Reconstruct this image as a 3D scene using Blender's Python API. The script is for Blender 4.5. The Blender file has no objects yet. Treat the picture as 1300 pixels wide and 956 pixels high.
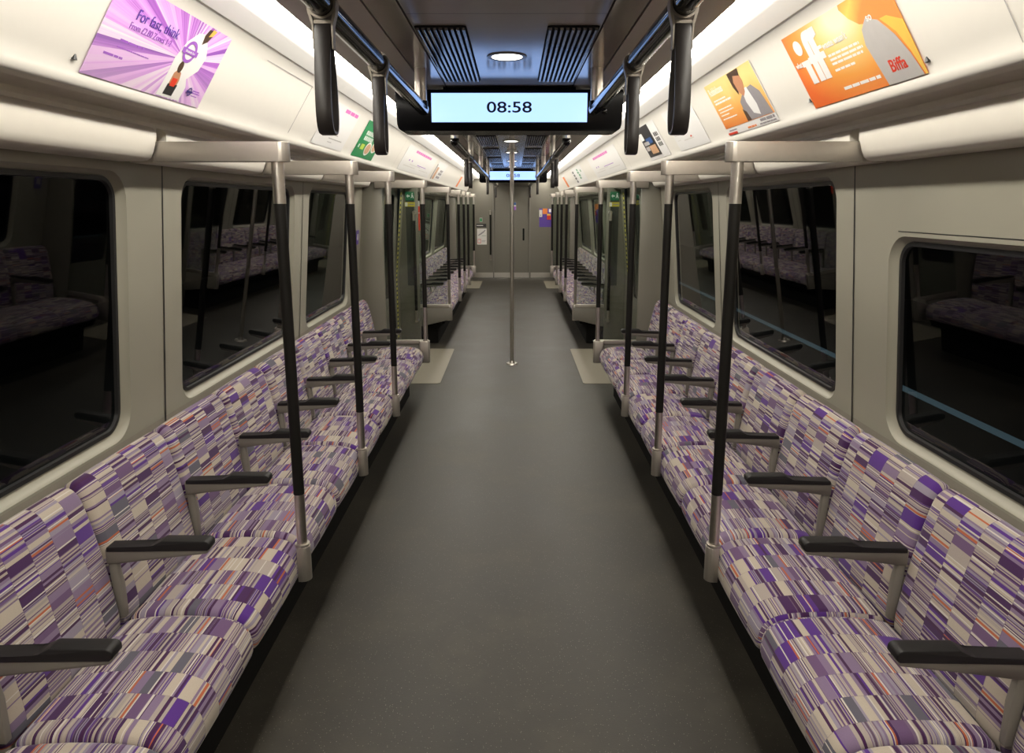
import bpy, bmesh, math, random
from mathutils import Vector, Matrix, geometry
random.seed(7)
PI = math.pi
S = bpy.context.scene
COL = S.collection

# ------------------------------------------------------------------ materials
def srgb(r, g, b):
    f = lambda c: (c/255/12.92) if c/255 <= .04045 else ((c/255+.055)/1.055)**2.4
    return (f(r), f(g), f(b), 1)

class NT:
    def __init__(s, name):
        s.m = bpy.data.materials.new(name); s.m.use_nodes = True
        s.t = s.m.node_tree; s.t.nodes.clear()
        s.out = s.n('ShaderNodeOutputMaterial')
    def n(s, typ, **kw):
        o = s.t.nodes.new(typ)
        for k, v in kw.items(): setattr(o, k, v)
        return o
    def l(s, a, b): s.t.links.new(a, b)
    def math(s, op, a, b=None, c=None, clamp=False):
        o = s.n('ShaderNodeMath', operation=op, use_clamp=clamp)
        for i, v in enumerate((a, b, c)):
            if v is None: continue
            if isinstance(v, (int, float)): o.inputs[i].default_value = v
            else: s.l(v, o.inputs[i])
        return o.outputs[0]
    def mix(s, fac, a, b):
        o = s.n('ShaderNodeMix', data_type='RGBA')
        for i, v in ((0, fac), (6, a), (7, b)):
            if isinstance(v, (int, float)): o.inputs[i].default_value = v
            elif isinstance(v, tuple): o.inputs[i].default_value = v
            else: s.l(v, o.inputs[i])
        return o.outputs[2]
    def ramp(s, fac, stops, interp='LINEAR'):
        o = s.n('ShaderNodeValToRGB'); cr = o.color_ramp; cr.interpolation = interp
        while len(cr.elements) < len(stops): cr.elements.new(.5)
        for e, (p, c) in zip(cr.elements, stops): e.position = p; e.color = c
        if fac is not None: s.l(fac, o.inputs[0])
        return o.outputs[0]
    def bsdf(s, **kw):
        b = s.n('ShaderNodeBsdfPrincipled')
        for k, v in kw.items():
            if isinstance(v, (int, float, tuple)): b.inputs[k].default_value = v
            else: s.l(v, b.inputs[k])
        s.l(b.outputs[0], s.out.inputs[0]); return b

def plain(name, col, rough=.5, metal=0., spec=.5, coat=0., noise=.06, nscale=30, bump=0., emit=None, estr=0, stint=None):
    t = NT(name)
    tc = t.n('ShaderNodeTexCoord')
    nz = t.n('ShaderNodeTexNoise'); nz.inputs['Scale'].default_value = nscale; nz.inputs['Detail'].default_value = 3
    t.l(tc.outputs['Object'], nz.inputs['Vector'])
    lo = tuple(c*(1-noise) for c in col[:3])+(1,); hi = tuple(min(1, c*(1+noise)) for c in col[:3])+(1,)
    c = t.mix(nz.outputs[0], lo, hi)
    kw = {'Base Color': c, 'Roughness': rough, 'Metallic': metal, 'Specular IOR Level': spec, 'Coat Weight': coat}
    if emit: kw['Emission Color'] = emit; kw['Emission Strength'] = estr
    if stint: kw['Specular Tint'] = stint
    b = t.bsdf(**kw)
    if bump:
        bp = t.n('ShaderNodeBump'); bp.inputs['Strength'].default_value = bump; bp.inputs['Distance'].default_value = .001
        t.l(nz.outputs[0], bp.inputs['Height']); t.l(bp.outputs[0], b.inputs['Normal'])
    return t.m

M = {}
M['wall'] = plain('wall_panel_laminate', (.308, .294, .238, 1), .42, noise=.05, nscale=4)
M['wallgrey'] = plain('wall_edge_grey', (.26, .235, .195, 1), .45)
M['cream'] = plain('cream_moulding', (.80, .76, .68, 1), .38, noise=.02)
M['adpanel'] = plain('white_cove_panel', (.84, .81, .75, 1), .33, noise=.015)
M['recess'] = plain('warm_grey_recess', (.85, .80, .71, 1), .5)
M['ceil'] = plain('satin_grey_ceiling', (.37, .32, .285, 1), .15, spec=.65, noise=.03)
M['ceilside'] = plain('satin_grey_cove', (.44, .39, .345, 1), .4, noise=.03)
M['dark'] = plain('black_void', (.012, .011, .011, 1), .9, spec=.1)
M['steel'] = plain('brushed_steel', (.62, .58, .53, 1), .33, metal=1, noise=.08, nscale=60)
M['satin'] = plain('satin_bracket_metal', (.52, .48, .43, 1), .42, metal=.85, noise=.05, nscale=60)
M['greymet'] = plain('grey_painted_metal', (.19, .175, .15, 1), .45, noise=.04)
M['grip'] = plain('black_grip', (.009, .008, .007, 1), .5, spec=.22, bump=.1, nscale=300)
M['rubber'] = plain('black_strap_rubber', (.022, .018, .017, 1), .38)
M['pad'] = plain('black_arm_pad', (.013, .012, .012, 1), .45, spec=.3, bump=.15, nscale=400)
M['railblack'] = plain('gloss_black_rail', (.005, .0045, .0045, 1), .09, spec=.25)
M['housing'] = plain('black_screen_housing', (.003, .003, .0035, 1), .25, spec=.06)
M['clamp'] = plain('cast_grey_clamp', (.27, .24, .205, 1), .42, metal=.5)
M['gasket'] = plain('black_gasket', (.012, .012, .013, 1), .4)
M['slat'] = plain('vent_slat_grey', (.15, .135, .125, 1), .22, spec=.6)
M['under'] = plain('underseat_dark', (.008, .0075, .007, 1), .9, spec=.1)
M['white'] = plain('white_print', (.86, .85, .84, 1), .4, noise=.01)
M['paleprint'] = plain('pale_print', (.72, .70, .67, 1), .4, noise=.02)
M['navy'] = plain('navy_ink', (.05, .03, .22, 1), .4)
M['headink'] = plain('violet_headline_ink', (.12, .05, .40, 1), .4)
M['purpleink'] = plain('purple_ink', (.36, .12, .58, 1), .4)
M['blackink'] = plain('black_ink', (.02, .02, .02, 1), .4)
M['greyink'] = plain('grey_print', (.30, .28, .30, 1), .4)
M['midgrey'] = plain('pale_grey_print', (.50, .48, .47, 1), .4)
M['skin'] = plain('printed_skin', (.55, .26, .14, 1), .4)
M['hair'] = plain('printed_hair', (.07, .035, .02, 1), .4, noise=.3)
M['redink'] = plain('red_ink', (.72, .05, .02, 1), .4)
M['orangeink'] = plain('orange_ink', (.86, .25, .05, 1), .4)
M['yellowink'] = plain('yellow_ink', (.85, .55, .10, 1), .4)
M['limeink'] = plain('lime_ink', (.55, .70, .08, 1), .4)
M['greenink'] = plain('green_ink', (.02, .26, .09, 1), .4, noise=.15, nscale=12)
M['pinkink'] = plain('pink_ink', (.72, .16, .52, 1), .4)
M['blueink'] = plain('blue_ink', (.03, .10, .30, 1), .4)
M['food'] = plain('printed_food', (.62, .36, .20, 1), .4, noise=.45, nscale=90)
M['signgreen'] = plain('sign_green', (.015, .13, .06, 1), .4, emit=(.02, .3, .12, 1), estr=.15)
M['signyellow'] = plain('sign_yellow', (.62, .55, .05, 1), .4)
M['violet'] = plain('violet_notice', (.10, .05, .32, 1), .4)
M['tan'] = plain('tan_doormat_vinyl', (.185, .165, .125, 1), .55, noise=.1, nscale=200)
M['enddoor'] = plain('end_wall_laminate', (.155, .145, .118, 1), .45, noise=.03, nscale=3)
M['screenpanel'] = plain('screen_panel_laminate', (.19, .178, .145, 1), .45, noise=.05, nscale=4)
M['standback'] = plain('dark_standback_panel', (.05, .055, .048, 1), .35, noise=.1)
M['lens'] = plain('downlight_lens', (.9, .9, .9, 1), .4, emit=(1, .95, .87, 1), estr=5)
M['bezel'] = plain('downlight_ring', (.16, .145, .13, 1), .3)
M['lcd'] = plain('lit_display', (.1, .1, .1, 1), .3, noise=0, emit=(.33, .53, 1, 1), estr=1.75)
M['lcdtext'] = plain('display_digits', (.005, .008, .03, 1), .4)
M['outline'] = plain('self_lit_blue_line', (.10, .16, .20, 1), .7, emit=(.17, .27, .33, 1), estr=.42)  # given its own glow to show in the dark tunnel; not a lamp
M['tunnel'] = plain('tunnel_dark', (.012, .014, .016, 1), .9)

def mat_floor():
    t = NT('speckled_floor_vinyl')
    tc = t.n('ShaderNodeTexCoord')
    def noise(sc, det=4, rough=.6):
        n = t.n('ShaderNodeTexNoise'); n.inputs['Scale'].default_value = sc; n.inputs['Detail'].default_value = det; n.inputs['Roughness'].default_value = rough
        t.l(tc.outputs['Object'], n.inputs['Vector']); return n.outputs[0]
    big = noise(1.6, 5, .65)
    c = t.ramp(big, [(.3, (.0125, .011, .0078, 1)), (.52, (.025, .0222, .016, 1)), (.72, (.047, .042, .030, 1))])
    sp = t.n('ShaderNodeTexVoronoi'); sp.inputs['Scale'].default_value = 130
    t.l(tc.outputs['Object'], sp.inputs['Vector'])
    m = t.math('LESS_THAN', sp.outputs['Distance'], .16)
    m2 = t.math('GREATER_THAN', t.n('ShaderNodeSeparateColor').outputs[0], .5)
    sep = t.n('ShaderNodeSeparateColor'); t.l(sp.outputs['Color'], sep.inputs[0])
    m2 = t.math('GREATER_THAN', sep.outputs[0], .62)
    mm = t.math('MULTIPLY', m, m2)
    c2 = t.mix(t.math('MULTIPLY', mm, .7), c, (.22, .20, .17, 1))
    fine = noise(160, 2)
    c3 = t.mix(t.math('MULTIPLY', fine, .35), c2, (.035, .03, .027, 1))
    r = t.math('MULTIPLY_ADD', big, .25, .36)
    b = t.bsdf(**{'Base Color': c3, 'Roughness': r, 'Specular IOR Level': .31})
    bp = t.n('ShaderNodeBump'); bp.inputs['Strength'].default_value = .12; bp.inputs['Distance'].default_value = .002
    t.l(fine, bp.inputs['Height']); t.l(bp.outputs[0], b.inputs['Normal'])
    return t.m
M['floor'] = mat_floor()

def mat_moquette():
    t = NT('purple_moquette')
    uv = t.n('ShaderNodeUVMap'); uv.uv_map = 'UVMap'
    oi = t.n('ShaderNodeObjectInfo')
    sx = t.n('ShaderNodeSeparateXYZ'); t.l(uv.outputs[0], sx.inputs[0])
    u = t.math('ADD', sx.outputs[0], t.math('MULTIPLY', oi.outputs['Random'], 9.7))
    v = sx.outputs[1]
    colw = .0807
    ci = t.math('FLOOR', t.math('DIVIDE', u, colw))
    def white(w):
        n = t.n('ShaderNodeTexWhiteNoise', noise_dimensions='1D'); t.l(w, n.inputs['W']); return n
    cn = white(ci).outputs['Value']
    # blocks of weave: irregular stripes within each column
    def vor(scale, seed):
        w = t.math('ADD', t.math('MULTIPLY', v, scale), t.math('MULTIPLY', cn, seed))
        n = t.n('ShaderNodeTexVoronoi', voronoi_dimensions='1D'); n.inputs['Scale'].default_value = 1.0
        n.inputs['Randomness'].default_value = .85
        t.l(w, n.inputs['W'])
        s = t.n('ShaderNodeSeparateColor'); t.l(n.outputs['Color'], s.inputs[0]); return s
    big = vor(33, 917.3); fine = vor(330, 531.7); mid = vor(130, 271.1); acc1 = vor(190, 613.9)
    # half columns: a few blocks are split along their length
    cream = (.45, .39, .32, 1); cream2 = (.36, .31, .28, 1); lil = (.205, .145, .24, 1); pur = (.08, .024, .20, 1)
    dpur = (.05, .013, .075, 1); grey = (.10, .096, .125, 1); lav = (.27, .235, .30, 1); mau = (.13, .072, .16, 1)
    base = t.ramp(big.outputs[0], [(0, cream), (.16, lil), (.31, pur), (.45, lav), (.53, grey), (.66, cream2), (.78, mau), (.91, dpur)], 'CONSTANT')
    lines = t.ramp(fine.outputs[1], [(0, cream), (.30, mau), (.48, lav), (.62, dpur), (.74, cream2), (.90, pur)], 'CONSTANT')
    mlines = t.ramp(mid.outputs[0], [(0, cream), (.3, lil), (.5, pur), (.62, lav), (.80, dpur), (.88, cream)], 'CONSTANT')
    isf = t.math('GREATER_THAN', big.outputs[1], .52)
    ism = t.math('GREATER_THAN', big.outputs[2], .72)
    c = t.mix(t.math('MULTIPLY', isf, .85), base, lines)
    c = t.mix(ism, c, mlines)
    acc = t.math('GREATER_THAN', acc1.outputs[1], .97)
    c = t.mix(acc, c, (.42, .11, .045, 1))
    dk = t.math('GREATER_THAN', mid.outputs[2], .95)
    c = t.mix(dk, c, (.05, .012, .06, 1))
    wt = t.math('GREATER_THAN', fine.outputs[2], .955)
    c = t.mix(wt, c, (.58, .53, .48, 1))
    # faint woven seam between columns
    fr = t.math('FRACT', t.math('DIVIDE', u, colw))
    seam = t.math('LESS_THAN', fr, .02)
    c = t.mix(t.math('MULTIPLY', seam, .35), c, (.08, .05, .09, 1))
    tc = t.n('ShaderNodeTexCoord')
    nz = t.n('ShaderNodeTexNoise'); nz.inputs['Scale'].default_value = 420; t.l(tc.outputs['Object'], nz.inputs['Vector'])
    c = t.mix(t.math('MULTIPLY', nz.outputs[0], .22), c, (.05, .04, .05, 1))
    b = t.bsdf(**{'Base Color': c, 'Roughness': .9, 'Specular IOR Level': .15, 'Sheen Weight': .15})
    bp = t.n('ShaderNodeBump'); bp.inputs['Strength'].default_value = .25; bp.inputs['Distance'].default_value = .001
    t.l(nz.outputs[0], bp.inputs['Height']); t.l(bp.outputs[0], b.inputs['Normal'])
    return t.m
M['moq'] = mat_moquette()

def mat_glass(name, tint, refl=1.0, rough=.015):
    t = NT(name)
    tr = t.n('ShaderNodeBsdfTransparent'); tr.inputs[0].default_value = tint
    gl = t.n('ShaderNodeBsdfGlossy'); gl.inputs['Roughness'].default_value = rough
    ge = t.n('ShaderNodeNewGeometry'); dt = t.n('ShaderNodeVectorMath', operation='DOT_PRODUCT')
    t.l(ge.outputs['Normal'], dt.inputs[0]); t.l(ge.outputs['Incoming'], dt.inputs[1])
    cs = t.math('ABSOLUTE', dt.outputs['Value'])
    sch = t.math('MULTIPLY_ADD', t.math('POWER', t.math('SUBTRACT', 1.0, cs, clamp=True), 5.0), .96, .04)
    f = t.math('MULTIPLY', sch, refl, clamp=True)
    mx = t.n('ShaderNodeMixShader'); t.l(f, mx.inputs[0]); t.l(tr.outputs[0], mx.inputs[1]); t.l(gl.outputs[0], mx.inputs[2])
    t.l(mx.outputs[0], t.out.inputs[0]); return t.m
M['winglass'] = mat_glass('tinted_window_glass', (.35, .38, .38, 1), 1.45)
M['screenglass'] = mat_glass('clear_screen_glass', (.80, .84, .81, 1), .9)

def mat_diffuser():
    # lens of the light strip: brightest along its inner edge (generated X runs gap -> inner edge)
    t = NT('light_strip_lens')
    uv = t.n('ShaderNodeUVMap'); uv.uv_map = 'UVMap'
    sx = t.n('ShaderNodeSeparateXYZ'); t.l(uv.outputs[0], sx.inputs[0])
    r = t.ramp(sx.outputs[0], [(0, (.012, .012, .012, 1)), (.42, (.018, .018, .018, 1)), (.62, (.08, .08, .08, 1)), (.80, (1, 1, 1, 1)), (1, (1, 1, 1, 1))])
    sep = t.n('ShaderNodeSeparateColor'); t.l(r, sep.inputs[0])
    st = t.math('MULTIPLY', sep.outputs[0], LIGHT)
    t.bsdf(**{'Base Color': (.8, .77, .7, 1), 'Roughness': .5, 'Emission Color': (1, .94, .825, 1), 'Emission Strength': st})
    return t.m
LIGHT = 40.0
M['diff'] = mat_diffuser()

def mat_rays():
    # burst of light and dark purple rays printed round a point of the poster
    t = NT('purple_ray_print')
    tc = t.n('ShaderNodeTexCoord'); sx = t.n('ShaderNodeSeparateXYZ'); t.l(tc.outputs['Object'], sx.inputs[0])
    dx = t.math('SUBTRACT', sx.outputs[0], .405); dy = t.math('SUBTRACT', sx.outputs[1], .125)
    a = t.math('ARCTAN2', dy, dx)
    n1 = t.n('ShaderNodeTexNoise', noise_dimensions='1D'); n1.inputs['Scale'].default_value = 9; n1.inputs['Detail'].default_value = 4; n1.inputs['Roughness'].default_value = .8
    t.l(a, n1.inputs['W'])
    v1 = t.n('ShaderNodeTexVoronoi', voronoi_dimensions='1D'); v1.inputs['Scale'].default_value = 12; t.l(a, v1.inputs['W'])
    s = t.n('ShaderNodeSeparateColor'); t.l(v1.outputs['Color'], s.inputs[0])
    m = t.math('ADD', t.math('MULTIPLY', n1.outputs[0], .55), t.math('MULTIPLY', s.outputs[0], .45))
    c = t.ramp(m, [(.22, (.22, .05, .42, 1)), (.38, (.50, .16, .66, 1)), (.50, (.74, .36, .84, 1)), (.62, (.78, .55, .84, 1)), (.75, (.88, .80, .88, 1))])
    d = t.math('SQRT', t.math('ADD', t.math('MULTIPLY', dx, dx), t.math('MULTIPLY', dy, dy)))
    lower = t.math('MULTIPLY_ADD', sx.outputs[1], -3.0, .45, clamp=True)
    c = t.mix(t.math('MULTIPLY', lower, .8), c, (.86, .70, .80, 1))
    t.bsdf(**{'Base Color': c, 'Roughness': .4}); return t.m
M['rays'] = mat_rays()

def mat_grad(name, stops, ang, size):
    t = NT(name)
    tc = t.n('ShaderNodeTexCoord'); sx = t.n('ShaderNodeSeparateXYZ'); t.l(tc.outputs['Object'], sx.inputs[0])
    g = t.math('ADD', t.math('MULTIPLY', sx.outputs[0], math.cos(ang)/size[0]), t.math('MULTIPLY', sx.outputs[1], math.sin(ang)/size[1]))
    nz = t.n('ShaderNodeTexNoise'); nz.inputs['Scale'].default_value = 9; t.l(tc.outputs['Object'], nz.inputs['Vector'])
    g = t.math('ADD', g, t.math('MULTIPLY_ADD', nz.outputs[0], .3, -.15))
    t.bsdf(**{'Base Color': t.ramp(g, stops), 'Roughness': .4}); return t.m
def mat_biffa():
    t = NT('orange_poster_print')
    tc = t.n('ShaderNodeTexCoord'); sx = t.n('ShaderNodeSeparateXYZ'); t.l(tc.outputs['Object'], sx.inputs[0])
    dx = t.math('DIVIDE', t.math('SUBTRACT', sx.outputs[0], .34), .40); dy = t.math('DIVIDE', t.math('SUBTRACT', sx.outputs[1], .225), .27)
    d = t.math('SQRT', t.math('ADD', t.math('MULTIPLY', dx, dx), t.math('MULTIPLY', dy, dy)))
    t.bsdf(**{'Base Color': t.ramp(d, [(.12, (.90, .86, .62, 1)), (.34, (.88, .66, .24, 1)), (.62, (.87, .36, .07, 1)), (1, (.84, .16, .03, 1))]), 'Roughness': .4}); return t.m
M['biffabg'] = mat_biffa()
M['orangebg'] = mat_grad('orange_yellow_print', [(.05, (.80, .18, .03, 1)), (.5, (.86, .42, .10, 1)), (1.0, (.88, .72, .28, 1))], PI/2-.2, (.61, .245))
M['cap'] = mat_grad('printed_bottle_cap', [(.0, (.45, .12, .25, 1)), (.3, (.82, .22, .06, 1)), (.7, (.9, .65, .15, 1)), (1, (.85, .30, .08, 1))], -.6, (.2, .12))

def mat_hazard():
    t = NT('yellow_black_strip')
    tc = t.n('ShaderNodeTexCoord'); sx = t.n('ShaderNodeSeparateXYZ'); t.l(tc.outputs['Object'], sx.inputs[0])
    f = t.math('FRACT', t.math('MULTIPLY', sx.outputs[2], 1/.05))
    c = t.mix(t.math('GREATER_THAN', f, .45), (.02, .02, .015, 1), (.95, .85, .10, 1))
    t.bsdf(**{'Base Color': c, 'Roughness': .5}); return t.m
M['hazard'] = mat_hazard()

# ------------------------------------------------------------------ mesh helpers
def finish(name, bm, mat, parent=None, smooth=35, merge=True):
    if merge: bmesh.ops.remove_doubles(bm, verts=bm.verts, dist=1e-5)
    bmesh.ops.recalc_face_normals(bm, faces=bm.faces)
    me = bpy.data.meshes.new(name); bm.to_mesh(me); bm.free()
    if smooth:
        me.polygons.foreach_set('use_smooth', [True]*len(me.polygons)); me.set_sharp_from_angle(angle=math.radians(smooth))
    for m in (mat if isinstance(mat, list) else [mat]): me.materials.append(m)
    o = bpy.data.objects.new(name, me); COL.objects.link(o)
    if parent: o.parent = parent
    return o

def tag(o, label=None, cat=None, group=None, kind=None):
    if label: o['label'] = label
    if cat: o['category'] = cat
    if group: o['group'] = group
    if kind: o['kind'] = kind
    return o

def thing(name, label, cat, loc=(0, 0, 0), rz=0, group=None):
    o = bpy.data.objects.new(name, None); COL.objects.link(o); o.empty_display_size = .05
    o.location = loc; o.rotation_euler = (0, 0, rz)
    return tag(o, label, cat, group)

def struct(o, label=None, cat=None):
    return tag(o, label, cat, kind='structure')

def dup(root, loc, rz=0, label=None, group=None):
    r = root.copy(); COL.objects.link(r); r.location = loc; r.rotation_euler = (0, 0, rz)
    if label: r['label'] = label
    if group: r['group'] = group
    for ch in list(root.children):
        c = ch.copy(); COL.objects.link(c); c.parent = r
        for g in list(ch.children):
            d = g.copy(); COL.objects.link(d); d.parent = c
    return r

def box(bm, x0, x1, y0, y1, z0, z1, bev=0, seg=2):
    r = bmesh.ops.create_cube(bm, size=1)
    for v in r['verts']:
        v.co = Vector(((x0+x1)/2+v.co.x*(x1-x0), (y0+y1)/2+v.co.y*(y1-y0), (z0+z1)/2+v.co.z*(z1-z0)))
    if bev:
        es = {e for v in r['verts'] for e in v.link_edges}
        bmesh.ops.bevel(bm, geom=list(es), offset=bev, segments=seg, affect='EDGES', profile=.5, clamp_overlap=True)

def tube(bm, p0, p1, r, seg=20, r1=None, caps=True):
    p0, p1 = Vector(p0), Vector(p1); d = p1-p0
    q = d.to_track_quat('Z', 'Y').to_matrix().to_4x4()
    bmesh.ops.create_cone(bm, cap_ends=caps, segments=seg, radius1=r, radius2=r if r1 is None else r1, depth=d.length,
                          matrix=Matrix.Translation((p0+p1)/2) @ q)

def sweep(bm, path, prof, closed=False, frames=None):
    """path: list of (origin, ax, ay) frames; prof: closed 2-D outline"""
    rings = []
    for o, ax, ay in path:
        rings.append([bm.verts.new(Vector(o)+Vector(ax)*a+Vector(ay)*b) for a, b in prof])
    n = len(prof)
    for i in range(len(rings) - (0 if closed else 1)):
        A, B = rings[i], rings[(i+1) % len(rings)]
        for k in range(n): bm.faces.new((A[k], A[(k+1) % n], B[(k+1) % n], B[k]))
    if not closed: bm.faces.new(rings[0]); bm.faces.new(rings[-1])

def prism(bm, pts, axis, a0, a1, bev=0, seg=2):
    """closed 2-D outline extruded along an axis ('x': pts are (y,z); 'y': (x,z); 'z': (x,y))"""
    def P(p, a):
        return {'x': (a, p[0], p[1]), 'y': (p[0], a, p[1]), 'z': (p[0], p[1], a)}[axis]
    A = [bm.verts.new(P(p, a0)) for p in pts]; B = [bm.verts.new(P(p, a1)) for p in pts]
    n = len(pts); fs = [bm.faces.new(A), bm.faces.new(list(reversed(B)))]
    for k in range(n): fs.append(bm.faces.new((A[k], B[k], B[(k+1) % n], A[(k+1) % n])))
    if bev:
        es = {e for f in fs for e in f.edges}
        bmesh.ops.bevel(bm, geom=list(es), offset=bev, segments=seg, affect='EDGES', profile=.5, clamp_overlap=True)

def rrect(a0, a1, b0, b1, r, n=6):
    out = []
    for cx, cy, s in ((a1-r, b1-r, 0), (a0+r, b1-r, 1), (a0+r, b0+r, 2), (a1-r, b0+r, 3)):
        for k in range(n+1):
            t = PI/2*(s+k/n); out.append((cx+r*math.cos(t), cy+r*math.sin(t)))
    return out

def strip(bm, prof, y0, y1, uv=False):
    """open (x,z) profile extruded along Y"""
    A = [bm.verts.new((x, y0, z)) for x, z in prof]; B = [bm.verts.new((x, y1, z)) for x, z in prof]
    lay = bm.loops.layers.uv.new('UVMap') if uv else None
    n = len(prof)
    for k in range(n-1):
        f = bm.faces.new((A[k], A[k+1], B[k+1], B[k]))
        if uv:
            for lp, t in zip(f.loops, (k, k+1, k+1, k)): lp[lay].uv = (t/(n-1), 0)

# ------------------------------------------------------------------ the car's cross-section (metres)
Y0, Y1 = -1.6, 15.3
def wx(z): return 1.305-(max(z, .83)-.83)*.088
def pt(s, y, z, off=0): return (s*(wx(z)+off), y, z)
SIDE = {-1: 'left', 1: 'right'}
MIR = 13.66                                             # second bay mirrors the first about the vestibule
ORD = ['first', 'second', 'third', 'fourth', 'fifth', 'sixth', 'seventh', 'eighth', 'ninth', 'tenth']

# floor
bm = bmesh.new(); box(bm, -1.36, 1.36, Y0, Y1+.05, -.04, 0); struct(finish('floor', bm, M['floor'], smooth=0), 'dark speckled vinyl floor running the length of the car', 'floor')
bm = bmesh.new()
for y in (1.72,):
    box(bm, -1.3, 1.3, y, y+.004, .0, .0008)
struct(finish('trim_1', bm, M['under'], smooth=0), 'thin seam across the floor vinyl near the camera', 'floor seam')

# doormats of the vestibules
for (a, b, nm) in ((6.09, 7.635, 'nearer'), (13.35, 14.7, 'farther')):
    for s in (-1, 1):
        bm = bmesh.new()
        prism(bm, rrect(min(s*.66, s*1.24), max(s*.66, s*1.24), a, b, .03, 4), 'z', 0, .003)
        o = finish('floor_mat', bm, M['tan'], smooth=0)
        tag(o, 'tan rectangular floor patch at the %s door of the %s vestibule' % (SIDE[s], nm), 'floor mat', 'tan floor patches by the doors')

# ceiling: three flat panels a side of dark joints, then a sloping cove panel
bm = bmesh.new()
segs = [Y0, 2.04, 3.30, 4.15, 5.32, 6.52, 7.75, 8.98, 10.28, 11.62, 12.9, 14.1, Y1+.04]
for a, b in zip(segs[:-1], segs[1:]):
    strip(bm, [(-.281, 2.16), (-.281, 2.14), (.281, 2.14), (.281, 2.16)], a+.0012, b-.0012)
for s in (-1, 1):
    strip(bm, [(s*.287, 2.16), (s*.287, 2.14), (s*.374, 2.14), (s*.374, 2.16)], Y0, Y1+.04)
struct(finish('ceiling', bm, M['ceil'], smooth=0), 'dark satin ceiling panels above the aisle', 'ceiling')
bm = bmesh.new()
for s in (-1, 1):
    strip(bm, [(s*.380, 2.165), (s*.380, 2.14), (s*.46, 2.1405), (s*.55, 2.143), (s*.612, 2.150), (s*.616, 2.156), (s*.616, 2.18)], Y0, Y1+.04)
struct(finish('trim_2', bm, M['ceilside'], smooth=40), 'warm grey cove panels either side of the ceiling', 'ceiling panel')
bm = bmesh.new(); box(bm, -1.4, 1.4, Y0, Y1+.05, 2.20, 2.24); box(bm, -.9, .9, Y0, Y1+.05, 2.185, 2.2)
struct(finish('trim_3', bm, M['dark'], smooth=0), 'black void behind the ceiling joints', 'ceiling void')

# light strips
for s in (-1, 1):
    bm = bmesh.new()
    n = 10; prof = []
    for k in range(n+1):
        t = k/n; prof.append((s*(.838-(.838-.618)*t), 2.167+.006*math.sin(PI*t)-.009*t))
    strip(bm, prof, Y0, Y1+.02, uv=True)
    o = finish('light_strip', bm, M['diff'], smooth=60)
    tag(o, 'long glowing light strip along the %s edge of the ceiling' % SIDE[s], 'light', 'light strips along the ceiling')

# cove panels that carry the posters, with their rolled lower lip and the recess beneath
def panel_pt(s, t): return (s*(1.0-t*.151), 1.925+t*.244)
k = 4
for s in (-1, 1):
    bm = bmesh.new()
    prof = [(s*.842, 2.20), (s*.846, 2.174), (s*.853, 2.163)]
    for i in range(1, 9): 
        t = .97-.97*i/8; p = panel_pt(s, t); prof.append((p[0]+s*.0008, p[1]))
    for i in range(1, 9):
        a = PI*i/8*.95
        prof.append((s*(1.0+.012*math.sin(a*.5)+.010*(1-math.cos(a))*.6), 1.925-.016*math.sin(a)-.026*(i/8)))
    strip(bm, prof, Y0, Y1+.02)
    struct(finish('trim_%d' % k, bm, M['adpanel'], smooth=40), 'white sloping poster panel above the %s windows' % SIDE[s], 'wall panel'); k += 1
    bm = bmesh.new()
    prof = [(s*1.015, 1.91), (s*1.03, 1.897), (s*1.062, 1.894), (s*1.066, 1.899), (s*1.118, 1.885), (s*1.128, 1.872), (s*1.128, 1.80), (s*1.25, 1.79)]
    strip(bm, prof, Y0, Y1+.02)
    struct(finish('trim_%d' % k, bm, M['recess'], smooth=30), 'shadowed grey recess under the %s poster panel' % SIDE[s], 'wall panel'); k += 1

# cream covers above the windows, cut at every bracket
POLES = [2.25, 3.22, 4.19, 5.74]
covers = [(Y0, 2.223), (2.277, 3.193), (3.247, 4.163), (4.217, 5.52)]
covers += [(MIR-b, MIR-a) for a, b in reversed(covers[1:])] + [(MIR-2.223, MIR-1.0)]
for s in (-1, 1):
    for a, b in covers:
        bm = bmesh.new()
        prof = [(1.20, 1.862), (1.118, 1.858), (1.106, 1.853), (1.098, 1.842), (1.098, 1.825), (1.112, 1.782), (1.121, 1.764), (1.133, 1.756), (1.15, 1.753), (1.235, 1.753)]
        A = [(s*x, z) for x, z in prof]
        prism(bm, A, 'y', a+.004, b-.004)
        struct(finish('trim_%d' % k, bm, M['cream'], smooth=40), 'cream moulded cover above the %s windows' % SIDE[s], 'wall cover'); k += 1

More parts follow.
